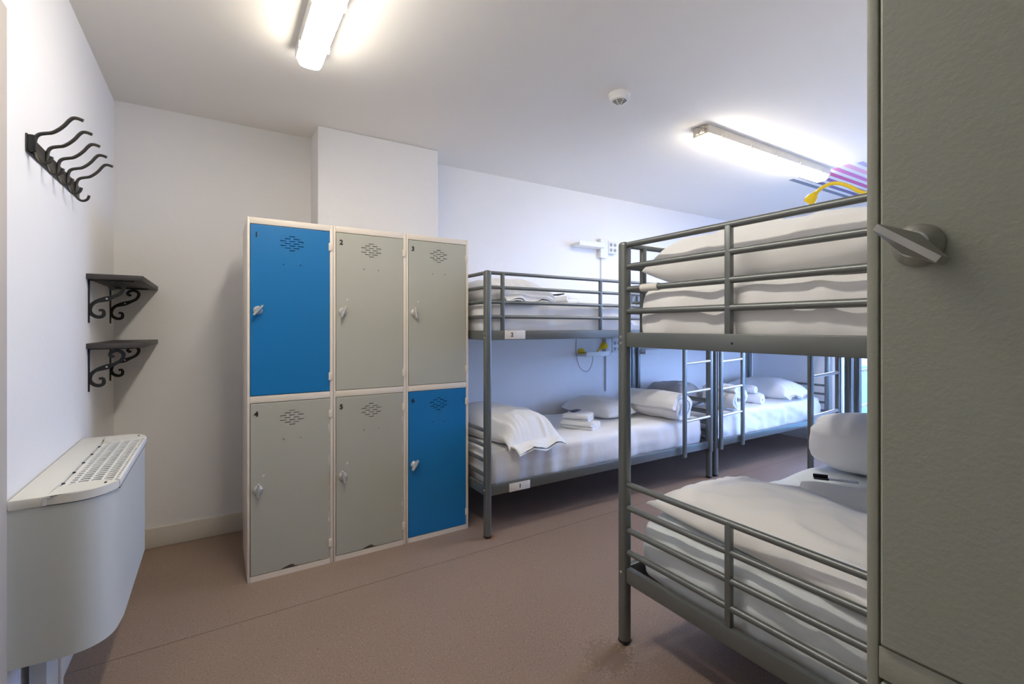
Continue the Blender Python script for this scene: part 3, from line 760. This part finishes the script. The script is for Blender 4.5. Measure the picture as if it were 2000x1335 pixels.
pillow((5.10, 2.90, .502), .74, .46, .20, 'white pillow at the far end of the far corner bunk', math.radians(-6), 8, flap=(.06, .02), crease=.012)
# towels
rolled((2.33, 2.745, .500), folds(.20, .023, 2)+[(-.10, .040), (-.088, .050)], .022, .25, 'lower folded white towel of the pair on the bed beside the lockers', math.radians(28), 1, amp=.009, taper=.08)
rolled((2.32, 2.755, .551), folds(.165, .020, 3), .019, .19, 'upper folded white towel under a black packet on the bed beside the lockers', math.radians(33), 2, amp=.009, taper=.08)
rolled((2.22, 2.84, 1.421), folds(.22, .020, 3), .019, .22, 'folded white towel beside the pillow on the upper bed by the lockers', math.radians(24), 3, amp=.006)
rolled((4.47, 2.72, .507), spiral(.012, .06, 2.2, 1.2, .85), .020, .26, 'lower rolled white towel before the far pillow', math.radians(12), 4, amp=.010, taper=.12)
rolled((4.46, 2.74, .607), spiral(.010, .042, 2., 1.3, .9), .018, .20, 'upper rolled white towel before the far pillow', math.radians(8), 5, amp=.008, taper=.12)
rolled((2.19, .92, .497), spiral(.008, .056, 2.7, 1.25, .92, .4), .017, .30, 'rolled white towel under a toothbrush kit on the foreground lower bed', math.radians(17), 6, amp=.006, nl=20, taper=.13)
pk = obj('packet', box(NB(), (-.045, -.022, 0), (.045, .022, .008), .003), 'black', None, (2.325, 2.80, .6135)); pk.rotation_euler = (0, 0, .3); tag(pk, 'small black packet on top of the folded towels beside the lockers', 'packet')
pk = obj('packet', tube(NB(), [(-.05, 0, .006), (0, 0, .008), (.05, 0, .016)], [.004, .007, .004], 8), 'black', None, (2.16, 2.80, 1.486)); pk.rotation_euler = (0, 0, -.4); tag(pk, 'thin black packet on the towel of the upper bed by the lockers', 'packet')
tk = thing('toothbrush_kit', 'packet with black brush and silver sachet on the rolled towel in the foreground', 'toiletry kit', (2.235, .965, .600), math.radians(-58))
b = NB(); box(b, (-.085, -.012, 0), (-.030, .012, .007), .002); obj('brush_head', b, 'black', tk)
b = NB(); box(b, (-.085, .014, .004), (-.030, .019, .018), .002); obj('comb', b, 'black', tk)
b = NB(); box(b, (-.03, -.010, .001), (.075, .012, .008), .003); obj('sachet', b, 'clear', tk)

# ------------------------------------------------------------------ wall ledges, sockets and lamps on the back wall
def ledge(x0, x1, z, label):
    t = thing('wall_ledge', label, 'shelf', ((x0+x1)/2, YB, z)); cx = (x0+x1)/2
    obj('board', box(NB(), (x0-cx, -.12, 0), (x1-cx, 0, .026), .004), 'white_plastic', t)
    obj('lip', box(NB(), (x0-cx, -.124, .0), (x1-cx, -.116, .045), .003), 'white_plastic', t)
ledge(2.74, 3.05, 1.985, 'small white wall ledge above the upper bed beside the lockers')
ledge(2.82, 3.10, .985, 'small white wall ledge under the yellow lamp on the lower bed')
ledge(3.58, 3.88, .985, 'small white wall ledge at the far corner bunk')
def socket(x0, x1, z0, z1, xs, zs, tail, label, boxm, boxes):
    t = thing('wall_socket', label, 'socket', ((x0+x1)/2, YB, z0)); o_ = Vector((-(x0+x1)/2, -YB, -z0))
    obj('trunking', box(NB(), (x0, YB-.05, z0), (x1, YB, z1), .004), boxm, t, o_)
    f = obj('faceplate', box(NB(), (boxes[0], YB-.056, boxes[2]), (boxes[1], YB, boxes[3]), .004), 'white_plastic', t, o_)
    for x in xs:
        for z in zs:
            b = NB(); lathe(b, [(0, 0), (.017, 0), (.017, .003), (.013, .003), (.012, .001), (0, .001)], 18, Matrix.Translation((x, YB-.056, z)) @ Matrix.Rotation(PI/2, 4, 'X')); obj('outlet', b, 'grey_socket', f)
    obj('conduit', tube(NB(), [((x0+x1)/2, YB-.008, z0), ((x0+x1)/2, YB-.008, tail)], .009, 10), boxm, t, o_)
socket(3.06, 3.155, 1.905, 2.085, (3.185, 3.235), (2.035, 1.985), 1.45, 'white socket box with trunking above the upper bed beside the lockers', 'white_plastic', (3.157, 3.27, 1.955, 2.07))
socket(3.125, 3.20, .99, 1.145, (3.235, 3.285), (1.10, 1.045), .64, 'grey socket box with trunking over the lower bed beside the lockers', 'grey_box', (3.202, 3.32, 1.01, 1.15))
def lamp(label, base, arc, head, r, hr, hdir):
    t = thing('reading_lamp', label, 'lamp', base); B = Vector(base)
    b = NB(); lathe(b, [(0, 0), (hr*1.25, 0), (hr*1.25, hr*.35), (hr*.5, hr*.8), (0, hr*.8)], 20, Matrix.Rotation(PI/2, 4, 'X')); obj('base', b, 'yellow', t)
    pts = smooth_path([(0, -.001 if False else 0, 0)]+[tuple(Vector(p)-B) for p in arc], 8)
    obj('gooseneck', tube(NB(), pts, r, 10), 'yellow', t, angle=60)
    d = Vector(hdir).normalized(); rot = d.to_track_quat('Z', 'Y').to_matrix().to_4x4()
    b = NB(); lathe(b, [(0, -hr*.5), (hr*.45, -hr*.5), (hr*.5, 0), (hr*.8, hr*.35), (hr*1.05, hr*.95), (hr*1.08, hr*1.6), (hr*.95, hr*1.95), (hr*.85, hr*1.9), (0, hr*1.5)], 22, Matrix.Translation(Vector(arc[-1])-B) @ rot)
    obj('lamp_head', b, 'yellow', t, angle=50)
lamp('yellow gooseneck reading lamp above the foreground upper bed', (1.86, YN+.001, 1.60), [(1.86, YN+.08, 1.60), (1.868, .60, 1.66), (1.87, .721, 1.709), (1.87, .767, 1.743), (1.87, .799, 1.762), (1.87, .828, 1.768), (1.87, .857, 1.761), (1.87, .880, 1.744)], None, .0066, .0185, (.0, .6, -.7))
lamp('yellow gooseneck reading lamp on the wall of the lower bed beside the lockers', (2.86, YB-.001, 1.02), [(2.86, YB-.06, 1.02), (2.90, YB-.10, 1.005), (2.95, YB-.12, 1.03), (2.99, YB-.13, 1.065)], None, .006, .03, (.4, -.2, .3))
b = NB(); tube(b, smooth_path([(2.80, YB-.004, 1.14), (2.80, YB-.006, 1.0), (2.84, YB-.012, .88), (2.93, YB-.012, .84), (2.99, YB-.010, .92), (3.0, YB-.006, 1.0)], 6), .0022, 6)
tag(obj('cable', b, 'cable', None), 'thin dark cable looping under the yellow lamp on the back wall', 'cable')

# ------------------------------------------------------------------ repeats share a group
GROUPS = {'locker': 'two-door steel lockers', 'bunk bed': 'grey metal bunk beds', 'mattress': 'white-sheeted mattresses on the bunks', 'pillow': 'white pillows on the bunks',
          'towel': 'white towels laid out on the beds', 'ceiling light': 'fluorescent batten lights', 'lamp': 'yellow gooseneck reading lamps', 'socket': 'wall socket boxes over the beds'}
for o in list(C.objects):
    if o.parent is None and o.get('category') in GROUPS: o['group'] = GROUPS[o['category']]
    elif o.name.startswith('wall_shelf') and o.parent is None: o['group'] = 'bracket shelves in the corner'
    elif o.name.startswith('wall_ledge') and o.parent is None: o['group'] = 'small ledges on the back wall'
    elif o.name.startswith('duvet') and o.parent is None: o['group'] = 'bundled white duvets'
